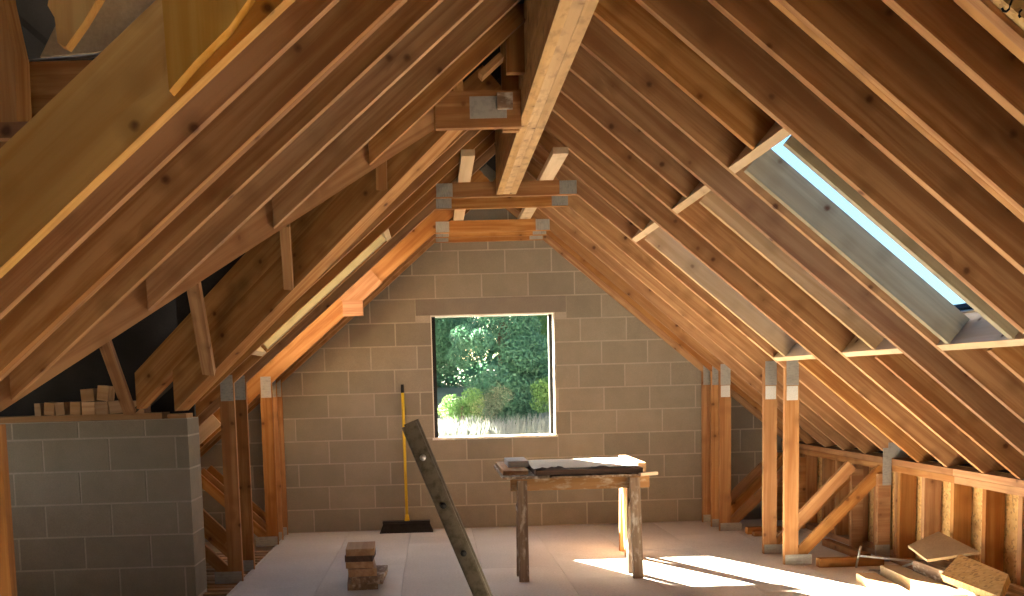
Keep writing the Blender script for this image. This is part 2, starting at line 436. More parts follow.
slope_deck('ceiling', 'r', rects, DEP+.004, 'felt')
# left: main slope beyond the valley, raised slope nearer
SKLW = (-1.24, -.30, 6.97, 7.10)
SKL_ADDED = (-1.35, -.30, 7.95, 8.88)  # added roof window, out of view; its sun patch brightens rafter undersides
rects = [(-3.2, SKL_ADDED[0], 6.75, WY+.25), (SKL_ADDED[1], RX+.17, 6.75, WY+.25), (SKL_ADDED[0], SKLW[0], 6.75, SKL_ADDED[2]), (SKLW[0], SKLW[1], 6.75, SKLW[2]), (SKLW[0], SKLW[1], SKLW[3], SKL_ADDED[2]), (SKL_ADDED[0], SKL_ADDED[1], SKL_ADDED[3], WY+.25)]
slope_deck('ceiling', 'l', rects, DEP+.005, 'felt')
NW = (-1.42, -.72, 1.62, 2.40)             # added unseen unglazed roof opening by the camera, bounces sun onto nearest left rafter
slope_deck('ceiling', 'l', [(-1.5, RX+.1, 2.60, 6.72), (-1.5, RX+.1, NW[3], 2.60), (-1.5, RX+.1, -2.6, NW[2]), (-1.5, NW[0], NW[2], NW[3]), (NW[1], RX+.1, NW[2], NW[3])], 1.0, 'felt')
pb = prism('ceiling', 'felt', [(-.65, zl(-.65)+.24), (RX+.03, zl(RX+.03)+.24), (RX+.03, zl(RX+.03)+1.4), (-.65, zl(-.65)+1.4)], 2.60, 2.63); pb['kind'] = 'structure'  # unseen baffle added to keep roof-opening light off the farther left rafters
joined('ceiling', 'felt', [((-3.7, -2.6, 2.76), (-1.45, 6.98, 2.79))], kind='structure')
joined('ceiling', 'felt', [((-3.7, 6.98, 1.25), (-1.70, 7.03, 2.8)), ((RX+.03, -2.6, 3.25), (RX+.06, 7.0, 4.8))], kind='structure')
pb = prism('ceiling', 'felt', [(-1.72, zl(-1.72)+.28), (RX+.03, zl(RX+.03)+.28), (RX+.03, zl(RX+.03)+1.4), (-1.72, zl(-1.72)+1.4)], 6.72, 6.75); pb['kind'] = 'structure'
joined('wall_eaves_left', 'felt', [((-3.65, -2.6, -.1), (-3.6, 5.6, 2.76)), ((-3.65, 6.3, -.1), (-3.6, 6.98, 2.76)), ((-3.65, 5.6, -.1), (-3.6, 6.3, .9)), ((-3.65, 5.6, 1.8), (-3.6, 6.3, 2.76))], kind='structure')
w7 = thing('window_7', (-3.62, 5.95, .9), kind='structure')  # added window outside the view, lightens the left block wall
for lo, hi in (((-3.64, 5.6, .9), (-3.59, 6.3, .94)), ((-3.64, 5.6, 1.76), (-3.59, 6.3, 1.8)), ((-3.64, 5.6, .94), (-3.59, 5.64, 1.76)), ((-3.64, 6.26, .94), (-3.59, 6.3, 1.76))): abox('frame_bar', 'frame', lo, hi, w7)
abox('pane', 'glass', (-3.622, 5.64, .94), (-3.618, 6.26, 1.76), w7)
joined('wall_eaves_right', 'felt', [((3.75, -2.6, -.1), (3.79, WY, .75))], kind='structure')
joined('wall_eaves_far', 'felt', [((-2.75, 7.07, -.1), (-2.72, WY, .68))], kind='structure')
rear = prism('wall_rear', 'ply', [(-3.8, -.3), (3.7, -.3), (3.7, 1.0), (RX, 4.8), (-3.8, 2.9)], -2.7, -2.6); rear['kind'] = 'structure'

# ------------------------------------------------------------------ ridge beam
rb = thing('ridge_beam', (.557, 3, 2.78), 'deep laminated ridge beam of three pale plies running to the first truss', 'beam')
for k in range(3):
    x0 = .486+.0475*k
    abox('beam_ply', 'ridge', (x0, -2.5, 2.781+.0015*(k % 2)), (x0+.0465, 7.285, 3.26), rb, 'y')

# ------------------------------------------------------------------ common rafters
ORD = ['first', 'second', 'third', 'fourth', 'fifth', 'sixth', 'seventh', 'eighth', 'ninth', 'tenth', 'eleventh', 'twelfth', 'thirteenth', 'fourteenth', 'fifteenth', 'sixteenth']
def raf_r(y, x0, x1, th=.038, dep=DEP, parent=None, name='rafter', mat='pine', cut0=True, cut1=False):
    Lx = (x1-x0)/CA
    o = Vector((x0, y, zr(x0)))
    return obox(name, mat, o, dR, nR, Lx, th, dep, parent, e0=0 if not cut0 else -dep*T*0, e1=(dep*T if cut1 else 0))
def raf_l(y, x0, x1, th=.038, dep=DEP, parent=None, name='rafter', mat='pine', cut0=False):
    Lx = (x1-x0)/CA
    o = Vector((x0, y, zl(x0)))
    return obox(name, mat, o, dL, nL, Lx, th, dep, parent, e0=(dep*T if cut0 else 0))
RIGHT = [(2.728, .04, 0), (2.768, .036, 0), (2.985, .04, 0), (3.385, .034, 0), (3.420, .034, 0), (3.705, .038, 0), (4.11, .038, 0), (4.508, .036, 1), (4.909, .034, 0),
         (5.29, .036, 0), (5.676, .034, 1), (6.06, .038, 0), (6.50, .038, 0), (6.89, .034, 1), (8.17, .036, 0), (8.57, .036, 0)]
XR0, XR1 = .633, 3.408
rn = 0
notes = {7: 'cut short above and below the nearest roof window', 10: 'cut short above and below the middle roof window', 13: 'cut short above and below the farthest roof window'}
for i, (y, th, trimmed) in enumerate(RIGHT):
    lab = 'pine rafter on the right slope, %s counted from the near end' % ORD[i]
    if trimmed:
        t = thing('rafter', (XR0, y, 2.0), 'pine rafter on the right slope, '+notes[i], 'rafter', 'rafters of the right slope')
        raf_r(y, XR0, 1.462, th, parent=t, name='upper_length'); raf_r(y, 2.552, XR1, th, parent=t, name='lower_length', cut1=True)
    else: tag(raf_r(y, XR0, XR1, th, .16 if i == 8 else DEP, cut1=True), lab, 'rafter', 'rafters of the right slope')
# trimmers and jacks round the three roof windows
SPAN = [(4.11+.038, 4.909), (5.29+.036, 6.06), (6.50+.038, 7.286)]
JACK = [((4.245, .038), (4.775, .038)), ((5.585, .034), None), ((7.02, .034), None)]
nm = ['nearest', 'middle', 'farthest']
for i, (a, b) in enumerate(SPAN):
    for x, wch in ((1.465, 'top'), (2.505, 'bottom')):
        o = Vector((x, a+.001, zr(x)))
        tag(obox('trimmer', 'pale', o+dR*.042, (0, 1, 0), nR, b-a-.002, .042, DEP), 'pale %s trimmer of the %s right-hand roof window' % (wch, nm[i]), 'trimmer', 'trimmers on the right slope')
    for jk in JACK[i]:
        if jk: tag(raf_r(jk[0], 1.51, 2.50, jk[1], dep=.15 if i == 0 else DEP-.001, name='jack_rafter', mat=('grey_pine', 'tan_pine', 'tan_pine')[i]),
                   'short pale jack rafter beside the %s right-hand roof window%s' % (nm[i], '' if i else (', near side' if jk[0] < 4.5 else ', far side')), 'jack rafter')
    x0, x1, ya, yb = SKR[i]
    c = Vector(((x0+x1)/2, (ya+yb)/2, zr((x0+x1)/2)))+nR*(DEP+.03)
    wn = thing('window_%d' % (i+2), c, kind='structure')
    Lx = (x1-x0)/CA; org = Vector((x0, ya, zr(x0)))+nR*((.166 if i == 0 else DEP+.035))
    fb = .012 if i == 0 else .05
    for (ox, oy, lx, ly) in ((-fb, -fb, Lx+2*fb, fb), (-fb, yb-ya, Lx+2*fb, fb), (-fb, 0, fb, yb-ya), (Lx, 0, fb, yb-ya)):
        obox('frame_bar', 'frame', org+dR*ox+Vector((0, oy, 0)), dR, nR, lx, ly, .012 if i == 0 else .06, wn)
    obox('pane', 'roof_glass', org+nR*(.004 if i == 0 else .045), dR, nR, Lx, yb-ya, .004, wn)

LEFT = [(2.656, .055), (2.905, .038), (3.302, .040), (3.344, .040), (3.636, .040), (4.03, .042), (4.475, .038), (4.88, .038)]
V1A = Vector((-1.60, 3.63, 0)); V1B = Vector((.035, 5.235, 0))
def v1x(y): return V1A.x+(y-V1A.y)*(V1B.x-V1A.x)/(V1B.y-V1A.y)
for i, (y, th) in enumerate(LEFT):
    x0 = -2.4 if y < 3.0 else (-1.64 if y < 3.4 else v1x(y+th)+.003)
    lab = 'pine rafter on the left slope, %s counted from the near end' % ORD[i]
    tag(raf_l(y, x0, .484, th, mat='pine_lit' if i == 0 else 'pine', cut0=y > 3.4), lab, 'rafter', 'rafters of the left slope')
# valley beam and its header
def sloped(name, mat, a, b, thick, dep, parent=None):
    """beam standing in a vertical plane, lower edge a-b, thickness to the far side"""
    a, b = Vector(a), Vector(b); d = (b-a); h = Vector((d.x, d.y, 0)).normalized(); side = Vector((-h.y, h.x, 0))
    v = [Vector((0, 0, 0)), d, d+side*thick, side*thick]; v += [q+Vector((0, 0, dep)) for q in v]
    mm = frame_m(a, d, (0, 0, 1)); inv = mm.to_3x3().inverted()
    return meshobj(name, [inv@q for q in v], BF, mat, parent, mm)
tag(sloped('valley_rafter', 'pine', (V1A.x, V1A.y, zl(V1A.x)-.005), (V1B.x, V1B.y, zl(V1B.x)-.03), .05, .28), 'valley beam crossing the left slope where the nearer rafters end', 'beam')
hd = thing('header', (.24, 5.22, 2.735), 'short level header between the valley beam and the ridge beam', 'beam')
abox('board', 'pine', (.045, 5.20, 2.735), (.484, 5.245, 2.92), hd)
abox('nail_plate', 'plate', (.22, 5.197, 2.78), (.41, 5.20, 2.89), hd)
abox('cleat', 'old', (.36, 5.17, 2.82), (.44, 5.197, 2.90), hd)
for y_, wch in ((4.95, 'near'), (5.30, 'far')):
    tag(obox('hanger_post', 'pine', (.395, y_+.045, 2.93 if y_ < 5.2 else 2.74), (0, 0, 1), (1, 0, 0), .32 if y_ < 5.2 else .5, .045, .088), 'dark upright hanger beside the ridge beam, %s one' % wch, 'post')
tag(obox('stub_rafter', 'pine', (.28, 5.0, 2.93), (.76, 0, .65), (-.65, 0, .76), .14, .09, .03), 'short pale timber stub just left of the ridge beam above the header', 'timber offcut')
# second valley timber on the far side of the opening
A2 = Vector((-1.70, 6.46, 1.30)); B2 = Vector((.15, 5.60, 2.86))
vb = thing('valley_trimmer', A2, 'doubled valley timber rising from the low block wall to the ridge', 'beam')
sloped('lower_board', 'pine', A2, B2, .14, .265, vb)
sloped('upper_board', 'pine', A2-(B2-A2)*.16+Vector((0, .03, .268)), B2+Vector((0, .03, .268)), .10, .24, vb)
# tilted studs in that opening
for (b, t_, wd), wch in (((( -1.42, 6.27, 1.54), (-1.34, 5.62, 2.06), .075), 'second'), (((-.86, 6.02, 2.03), (-.83, 5.75, 2.36), .055), 'third'), (((-.27, 5.755, 2.545), (-.262, 5.67, 2.76), .06), 'fourth'),
                        (((-2.07, 6.72, 1.292), (-2.06, 6.1, 1.92), .075), 'first')):
    tag(bar('stud', 'pine', b, t_, wd, .045, (0, 1, 0)), 'short leaning stud in the left roof opening, %s from the block wall end' % wch, 'stud', 'studs of the left roof opening')
# far left rafters between the valley timber and the first truss
for y, wch in ((6.08, 'nearest'), (6.42, 'middle'), (6.82, 'farthest')):
    ft = (B2.y-A2.y)/(B2.x-A2.x)
    x0 = max(-1.66, A2.x+(y-.25-A2.y)/ft if y < 6.6 else -1.66)
    x0 = {6.08: -.30, 6.42: -1.05, 6.82: -1.62}[y]
    tag(raf_l(y, x0, .484, .036), 'left-slope rafter behind the valley timber, %s of three' % wch, 'rafter', 'left rafters behind the valley timber')
for x, wch in ((-.30, 'upper'), (-1.24, 'lower')):
    o = Vector((x, 6.859, zl(x)))
    tag(obox('trimmer', 'pale', o+dL*.02, (0, 1, 0), nL, .426, .042, DEP), 'pale %s trimmer of the left roof window' % wch, 'trimmer')
tag(raf_l(7.19, -1.20, -.32, .034, name='jack_rafter', mat='grey_pine'), 'pale jack rafter along the left roof window', 'jack rafter')
for wi, (x0, x1, ya, yb) in ((5, SKLW), (6, SKL_ADDED)):  # the second, farther one is added for its sunlight
    wn = thing('window_%d' % wi, Vector(((x0+x1)/2, (ya+yb)/2, zl((x0+x1)/2)))+nL*(DEP+.03), kind='structure')
    org = Vector((x0, ya, zl(x0)))+nL*(DEP+.037); Lx = (x1-x0)/CA
    for (ox, oy, lx, ly) in ((-.05, -.05, Lx+.1, .05), (-.05, yb-ya, Lx+.1, .05), (-.05, 0, .05, yb-ya), (Lx, 0, .05, yb-ya)):
        obox('frame_bar', 'frame', org+dL*ox+Vector((0, oy, 0)), dL, nL, lx, ly, .06, wn)
    obox('pane', 'glass', org+nL*.045, dL, nL, Lx, yb-ya, .004, wn)

# ------------------------------------------------------------------ attic trusses
def plate(parent, lo, hi, vertical=True):
    p = abox('nail_plate', 'plate', lo, hi, parent)
    # pressed ribs
    bx = []
    if vertical:
        n = max(2, int((hi[0]-lo[0])/.02))
        for i in range(n):
            x = lo[0]+(i+.5)*(hi[0]-lo[0])/n; bx.append(((x-.003, lo[1]-.004, lo[2]), (x+.003, lo[1], hi[2])))
    else:
        n = max(2, int((hi[2]-lo[2])/.02))
        for i in range(n):
            z = lo[2]+(i+.5)*(hi[2]-lo[2])/n; bx.append(((lo[0], lo[1]-.004, z-.003), (hi[0], lo[1], z+.003)))
    v, f = [], []
    for l, h in bx:
        k = len(v); v += [(x+l[0], y+l[1], z+l[2]) for x, y, z in boxverts(h[0]-l[0], h[1]-l[1], h[2]-l[2])]; f += [tuple(i+k for i in q) for q in BF]
    meshobj('rib', v, f, 'plate', p)
TRUSS = [(7.289, .04, 'nearest of the five attic trusses'), (7.761, .04, 'second of the five attic trusses'), (8.978, .036, 'third attic truss, nearest of the far group of three'),
         (9.25, .036, 'fourth attic truss, middle of the far group of three'), (9.56, .036, 'fifth attic truss, tight against the gable wall')]
TD = .21
for ti, (y, th, wch) in enumerate(TRUSS):
    t = thing('attic_truss', (RX, y, 0), 'pine '+wch, 'truss', 'attic trusses at the gable end')
    raf_r(y, RX+.01, 3.408, th, TD, t, cut1=True); raf_l(y, -2.40, RX-.01, th, TD, t)
    abox('collar_tie', 'pine', (.037, y+.001, 2.77), (1.08, y+th-.001, 2.875), t)
    for x0, x1 in ((2.595, 2.70), (-1.585, -1.478)):
        top = min(zr(x0) if x0 > 0 else zl(x0), 9)
        poly = [(x0, -.02), (x1, -.02), (x1, zr(x1) if x0 > 0 else zl(x1)), (x0, zr(x0) if x0 > 0 else zl(x0))]
        cx = x0
        zt = lambda x: (zr(x) if x0 > 0 else zl(x))
        # post with its grain upright
        v = [(-.02, 0), (-.02, x1-x0), (zt(x1), x1-x0), (zt(x0), 0)]
        vv = [(a, y_, b) for y_ in (0, -th) for a, b in v]
        mm = frame_m((x0, y, 0), (0, 0, 1), (1, 0, 0))
        ey = mm.to_3x3().col[1]
        s = 1 if ey.y > 0 else -1
        vv = [(a, s*y_, b) for y_ in (0, th) for a, b in v]
        meshobj('post', vv, [(0, 1, 2, 3), (7, 6, 5, 4), (0, 4, 5, 1), (1, 5, 6, 2), (2, 6, 7, 3), (3, 7, 4, 0)], 'pine', t, mm)
        plate(t, (x0+.01, y-.003, zt(x0 if x0 > 0 else x1)-.13), (x1-.005, y-.0005, zt(x0 if x0 > 0 else x1)+.06), False)
        if ti < 3: abox('gusset', 'greyplastic', (x0+.012, y-.004, zt(x0 if x0 > 0 else x1)-.24), (x1-.01, y-.001, zt(x0 if x0 > 0 else x1)-.135), t) if x0 > 0 else None
        w0, w1 = (x0+.006, x1+.10) if x0 > 0 else (x0-.10, x1-.006)
        plate(t, (w0, y-.003, -.015), (w1, y-.0005, .075), False)
    for x0, x1 in ((.05, .17), (.945, 1.07)):
        plate(t, (x0, y-.003, 2.775), (x1, y-.0005, 2.87))
    # sloping webs from post foot to the eaves
    for sgn in (1, -1):
        fx = lambda d: (2.70+d) if sgn > 0 else (RX*2-2.70-d)
        sp = [((0.0, .045), (.65, .665))] if ti else [((0.0, .04), (.66, .70)), ((-.0, .30), (.42, .735))]
        for (d0, z0), (d1, z1) in sp:
            a = Vector((fx(d0), y+.06+.045*len(sp) if False else y+.062, z0)); b = Vector((fx(d1), y+.062, z1))
            bar('web', 'pine', a, b, .04, .085, (0, 1, 0) if False else (0, 0, 1), t)
    abox('heel_post', 'pine', (3.30, y-.001, 0), (3.392, y+th-.003, .665), t, 'x')
    if ti == 0: plate(t, (3.33, y-.005, .58), (3.395, y-.002, .86), False); abox('heel_plate', 'plate', (3.37, y-.006, .785), (3.52, y-.003, .90), t); plate(t, (3.28, y-.005, .0), (3.39, y-.002, .13), False)
# longitudinal binders lying on the collars
for x0, x1, wch in ((.212, .30, 'left'), (.80, .90, 'right')):
    tag(abox('binder', 'pale', (x0, 6.46, 2.876), (x1, 9.2, 2.916), None, 'y'), 'pale timber binder lying across the truss collars, %s of the ridge beam' % wch, 'binder')
tag(abox('noggin', 'pine', (-.80, 8.885, 2.05), (-.62, 8.927, 2.19)), 'orange timber cleat fixed to the left slope beside the third truss', 'timber offcut')
tag(obox('scab_board', 'pine', (-.73, 8.93, zl(-.73)-.02), dL, nL, .38, .042, .17), 'short scab board fixed against the left rafter of the third truss', 'timber offcut')
tag(obox('scab_board', 'pale', (-2.06, 8.45, .94), dL, nL, .30, .03, .155), 'pale sloping board low between the left truss posts', 'board')

# ------------------------------------------------------------------ right knee wall
kw = thing('wall_right', (3.4, 6.5, 0), kind='structure')
for yy0, yy1 in ((2.2, 6.42), (6.424, 9.65)):
    abox('top_plate', 'pine', (3.40, yy0, .732), (3.53, yy1, .778), kw, 'y')
    abox('top_plate', 'pine', (3.40, yy0-.02, .684), (3.53, yy1-.02, .730), kw, 'y')
abox('sole_plate', 'pine', (3.40, 2.2, 0), (3.53, 9.65, .045), kw, 'y')
for yy in [9.4, 9.03, 8.58, 8.30, 7.95, 7.55, 7.20, 7.15, 6.79, 6.40, 6.02, 5.64, 5.24, 4.84, 4.44, 4.04, 3.64, 3.24]:
    v = obox('stud', 'pine', (3.40, yy+.042, .045), (0, 0, 1), (1, 0, 0), .638, .042, .12, kw)
for yy in (2.2, 4.62, 7.04):
    abox('sheathing_panel', 'osb', (3.532, yy+.004, -.02), (3.545, yy+2.416, .78), kw, 'y')
tag(abox('floor_batten', 'pine', (2.80, 7.13, 0), (3.28, 7.20, .065), None, 'x'), 'orange batten lying on the floor beside the nearest right post', 'batten')
tag(bar('floor_batten', 'pine', (3.21, 8.05, .03), (3.24, 7.33, .03), .06, .055), 'batten lying lengthwise on the floor under the right sloping webs', 'batten')
tag(abox('floor_batten', 'pine', (2.78, 8.74, 0), (3.10, 8.82, .06), None, 'x'), 'batten on the floor behind the far right post group', 'batten')
tag(abox('floor_batten', 'pine', (2.80, 8.62, 0), (3.12, 8.69, .035), None, 'x'), 'thin batten on the floor in front of the far right posts', 'batten')

# ------------------------------------------------------------------ near left post and corner timbers
tag(obox('eaves_post', 'pine', (-1.68, 3.60, 0), (0, 0, 1), (1, 0, 0), 1.33, .05, .12), 'upright post at the left picture edge under the valley beam', 'post')
def prism_up(name, mat, poly, y0, y1, parent=None):
    """like prism, with the grain (local x) upright"""
    cx = sum(q[0] for q in poly)/len(poly); cz = sum(q[1] for q in poly)/len(poly); n = len(poly)
    if sum(poly[i][0]*poly[(i+1) % n][1]-poly[(i+1) % n][0]*poly[i][1] for i in range(n)) < 0: poly = poly[::-1]
    mm = Matrix(((0, 0, 1, cx), (0, -1, 0, y0), (1, 0, 0, cz), (0, 0, 0, 1)))
    v = [(z-cz, 0, x-cx) for x, z in poly]+[(z-cz, y0-y1, x-cx) for x, z in poly]
    f = [tuple(range(n)), tuple(range(2*n-1, n-1, -1))]+[((i+1) % n, i, i+n, (i+1) % n+n) for i in range(n)]
    return meshobj(name, v, f, mat, parent, mm)
hb = thing('hanger_board', (-.6, 2.62, 2.25), 'orange upright board fixed to the nearest left rafter, cut to its slope', 'board')
prism_up('board', 'pine_lit', [(-.655, 2.195), (-.582, 2.27), (-.496, 2.347), (-.429, 2.432), (-.34, 2.54), (-.34, 2.75), (-.67, 2.75)], 2.600, 2.652, hb)
tag(abox('corner_board', 'pine', (-1.37, 3.50, 2.22), (-.80, 3.54, 2.565)), 'brown board behind the nearest left rafter near the top left corner', 'board')
tag(bar('metal_edge', 'rod', (-1.36, 3.51, 2.568), (-1.03, 3.51, 2.590), .03, .004), 'thin pale edging along the top of the brown corner board', 'metal strip')
tl = thing('tail_timber', (-1.08, 3.2, 2.5), 'orange rafter tail with a pointed end hanging down in the top left corner', 'timber offcut')
prism_up('board', 'pine_lit', [(-1.145, 2.755), (-1.151, 2.675), (-1.16, 2.627), (-1.141, 2.591), (-1.137, 2.516), (-1.113, 2.503), (-1.055, 2.574), (-.93, 2.755)], 3.18, 3.23, tl)
tag(prism_up('corner_post', 'pine', [(-1.60, 2.15), (-1.317, 2.15), (-1.317, 2.334), (-1.312, 2.525), (-1.343, 2.715), (-1.345, 2.75), (-1.60, 2.75)], 3.28, 3.40), 'dark upright timber in the top left corner', 'post')
tag(abox('cross_board', 'pine', (-1.60, 3.10, 2.213), (-1.18, 3.14, 2.260)), 'short level board in the top left corner above the nearest rafter', 'board')
cp = prism('corner_sheeting', 'ply', [(-1.351, 2.612), (-1.098, 2.63), (-.906, 2.761), (-.80, 3.05), (-1.20, 2.96), (-1.28, 2.736)], 3.60, 3.62); tag(cp, 'dusty beige sheet in the top left corner behind the rafter tail', 'panel')
# marked board at the top right corner
mb = thing('marked_board', (1.6, 2.69, 2.3), 'yellow board with black marker strokes at the top right corner', 'board')
obox('board', 'osb', Vector((1.0, 2.690, zr(1.0)+.02)), dR, nR, 1.8, .036, .19, mb)
def stroke(pts): 
    tube('marker_stroke', 'ink', [(x, 2.688, z) for x, z in pts], .003, mb, 6)
stroke([(1.548+.01, 2.405), (1.552, 2.39), (1.549, 2.378), (1.542, 2.372), (1.534, 2.374), (1.530, 2.382)])
stroke([(1.557, 2.408), (1.560, 2.404), (1.564, 2.405), (1.565, 2.41)])
stroke([(1.583, 2.376), (1.577, 2.370), (1.576, 2.362), (1.580, 2.356)])

# ------------------------------------------------------------------ ladder
ld = thing('ladder', (.4, 4.6, 0), 'worn metal ladder poking up through the floor, leaning left', 'ladder')
Ltop = Vector((-.125, 4.60, 1.245)); Ldir = Vector((.315, 0, -.81)).normalized(); Lfoot = Ltop+Ldir*3.9
perp = Vector((Ldir.z, 0, -Ldir.x))
def stile(y):
    # channel section, rounded edges, hollow end
    n = 12; prof = []
    for k in range(n):
        a = 2*math.pi*k/n; prof.append((math.copysign(abs(math.cos(a))**.5, math.cos(a))*.039, math.copysign(abs(math.sin(a))**.5, math.sin(a))*.016))
    v, f = [], []
    for dist, sc in ((0.03, .8), (0, .8), (0, 1), (3.9, 1)):
        for a, b in prof: v.append(Ldir*dist+perp*a*sc+Vector((0, b*sc, 0)))
    for i in range(3):
        for k in range(n): f.append((i*n+k, i*n+(k+1) % n, (i+1)*n+(k+1) % n, (i+1)*n+k))
    f.append(tuple(range(n))); f.append(tuple(range(3*n, 4*n))[::-1])
    return meshobj('stile', v, f, 'steel', ld, Matrix.Translation(Ltop+Vector((0, y, 0))))
stile(0); stile(.36)
for k in range(13):
    c = Ltop+Ldir*(.165+.245*k)
    tube('rung', 'steel', [c+Vector((0, -.022, 0)), c+Vector((0, .38, 0))], .013, ld, 10)
    if k < 3: tube('bolt', 'rod' if k == 0 else 'black', [c+Vector((0, -.030, 0)), c+Vector((0, -.016, 0))], .015, ld, 10)

# ------------------------------------------------------------------ sawhorses and what lies on them
def sawhorse(y, x0, x1, label, mat, leg_mat, spread, lx):
    t = thing('sawhorse', ((x0+x1)/2, y, 0), label, 'sawhorse', 'sawhorses carrying the work boards')
    abox('rail', mat, (x0, y-.022, .645), (x1, y+.022, .735), t)
    for x in lx:
        for s in (-1, 1):
            bar('leg', leg_mat, (x, y+s*spread, -.0), (x+(.005 if x < 1 else -.005), y+s*.035, .72), .07, .042, (0, 1, 0), t)
        abox('brace', leg_mat, (x-.035, y-.07, .50), (x+.035, y+.07, .54), t)
    return t
sawhorse(7.06, .525, 1.525, 'near sawhorse, paint-splashed rail and weathered legs', 'rail', 'old', .11, (.60, 1.42))
sawhorse(7.98, .60, 1.62, 'rear sawhorse with clean orange legs', 'pine', 'pine', .12, (.68, 1.535))
tz = .736
tag(abox('work_board', 'old', (.465, 6.98, tz), (.80, 8.05, tz+.02), None, 'y'), 'weathered plank on the left end of the sawhorses', 'plank')
tag(abox('work_board', 'old', (.81, 6.97, tz), (1.46, 8.08, tz+.015), None, 'y'), 'wide stained plank laid across the sawhorses', 'plank')
tag(abox('edge_board', 'pine', (.475, 7.1, tz+.021), (.66, 7.95, tz+.05), None, 'y'), 'tan board overhanging the left end of the sawhorses', 'plank')
tag(abox('dark_slab', 'darkboard', (.70, 6.99, tz+.021), (1.47, 7.75, tz+.058)), 'dark brown slab lying on the sawhorse planks', 'board')
# crumpled white sheet
def crumple(name, mat, x0, x1, y0, y1, z, amp, nx, ny, label, cat, seed, tilt=0):
    rnd = random.Random(seed); v, f = [], []
    for j in range(ny+1):
        for i in range(nx+1):
            u, w_ = i/nx, j/ny
            e = min(u, 1-u, w_, 1-w_)*6
            zz = z+tilt*w_+amp*min(1, e)*(rnd.random()*.6+.4*math.sin(7*u+seed)*math.cos(5*w_))
            v.append((x0+(x1-x0)*u+rnd.uniform(-.008, .008), y0+(y1-y0)*w_+rnd.uniform(-.02, .02), max(zz, z)))
    k = len(v); v += [(a, b, z-.003) for a, b, c in v]
    for j in range(ny):
        for i in range(nx):
            q = (j*(nx+1)+i, j*(nx+1)+i+1, (j+1)*(nx+1)+i+1, (j+1)*(nx+1)+i); f.append(q); f.append(tuple(p+k for p in q[::-1]))
    rim = [i for i in range(nx+1)]+[(j+1)*(nx+1)-1 for j in range(1, ny+1)]+[ny*(nx+1)+i for i in range(nx-1, -1, -1)]+[j*(nx+1) for j in range(ny-1, 0, -1)]
    for a, b in zip(rim, rim[1:]+rim[:1]): f.append((b, a, a+k, b+k))
    c = Vector(((x0+x1)/2, (y0+y1)/2, z))
    return tag(meshobj(name, [Vector(q)-c for q in v], f, mat, None, Matrix.Translation(c), False), label, cat)
crumple('white_sheet', 'paper',   .70, 1.46, 7.11, 7.74, tz+.062, .012, 14, 10, 'large white sheet spread over the sawhorse table', 'sheet', 3, .012)
crumple('rag', 'rag', .69, .93, 7.0, 7.07, tz+.062, .026, 8, 5, 'dark crumpled rag on the left front corner of the white sheet', 'rag', 5)
crumple('rag', 'rag', 1.08, 1.38, 7.0, 7.07, tz+.062, .018, 9, 5, 'dark crumpled rag on the right front of the white sheet', 'rag', 9)
tag(abox('foam_block', 'greyplastic', (.535, 7.4, tz+.051), (.69, 7.8, tz+.095)), 'pale grey block beside the white sheet', 'block')
tag(abox('timber_end', 'offcut', (1.475, 7.2, tz-.0), (1.535, 7.95, tz+.075), None, 'y'), 'pinkish timber end at the right of the white sheet', 'timber offcut')
tag(bar('stick', 'pale', (1.44, 6.955, tz+.012), (1.575, 7.02, tz+.012), .03, .022), 'small white stick jutting out at the right end of the sawhorses', 'stick')

# ------------------------------------------------------------------ broom
br = thing('broom', (-.31, 9.5, 0), 'broom with a yellow handle leaning on the block wall', 'broom')
hx0, hx1 = -.575, -.055
v = []
for x, s in ((hx0-.0, 1), (hx1+.0, -1)):
    pass
v = [(hx0, 9.44, .0), (hx1, 9.44, .0), (hx1, 9.58, .0), (hx0, 9.58, .0), (hx0+.035, 9.48, .085), (hx1-.035, 9.48, .085), (hx1-.035, 9.55, .085), (hx0+.035, 9.55, .085)]
meshobj('bristles', v, BF, 'bristle', br)
abox('head', 'black', (hx0+.03, 9.475, .085), (hx1-.03, 9.555, .11), br)
tube('socket', 'yellow', [(-.307, 9.515, .10), (-.308, 9.522, .17)], [.028, .018], br)
tube('handle', 'yellow', [(-.308, 9.52, .15), (-.315, 9.618, 1.36)], .015, br)
tube('grip', 'black', [(-.315, 9.618, 1.35), (-.316, 9.624, 1.43)], .016, br)

# ------------------------------------------------------------------ stack of offcuts
st = [(-.655, 6.84, .0, .215, .42, .045, 4, 'old', 'lowest'), (-.625, 6.81, .045, .22, .45, .05, -2, 'old', 'second from the bottom'), (-.645, 6.85, .095, .20, .50, .055, 6, 'offcut', 'third from the bottom'),
      (-.665, 6.88, .15, .195, .46, .045, 5, 'offcut', 'fourth from the bottom'), (-.67, 6.87, .195, .195, .30, .045, -1, 'darkboard', 'fifth from the bottom, dark'), (-.66, 6.86, .24, .20, .32, .05, 2, 'offcut', 'topmost')]
for x, y, z, wx, ly, hz, rot, mt_, wch in st:
    a = math.radians(rot); ex = Vector((-math.sin(a), math.cos(a), 0))
    tag(obox('offcut', mt_, (x+wx, y, z), ex, (0, 0, 1), ly, wx, hz-.001), 'timber offcut in the floor stack left of the ladder, '+wch, 'timber offcut', 'offcut stack on the floor')

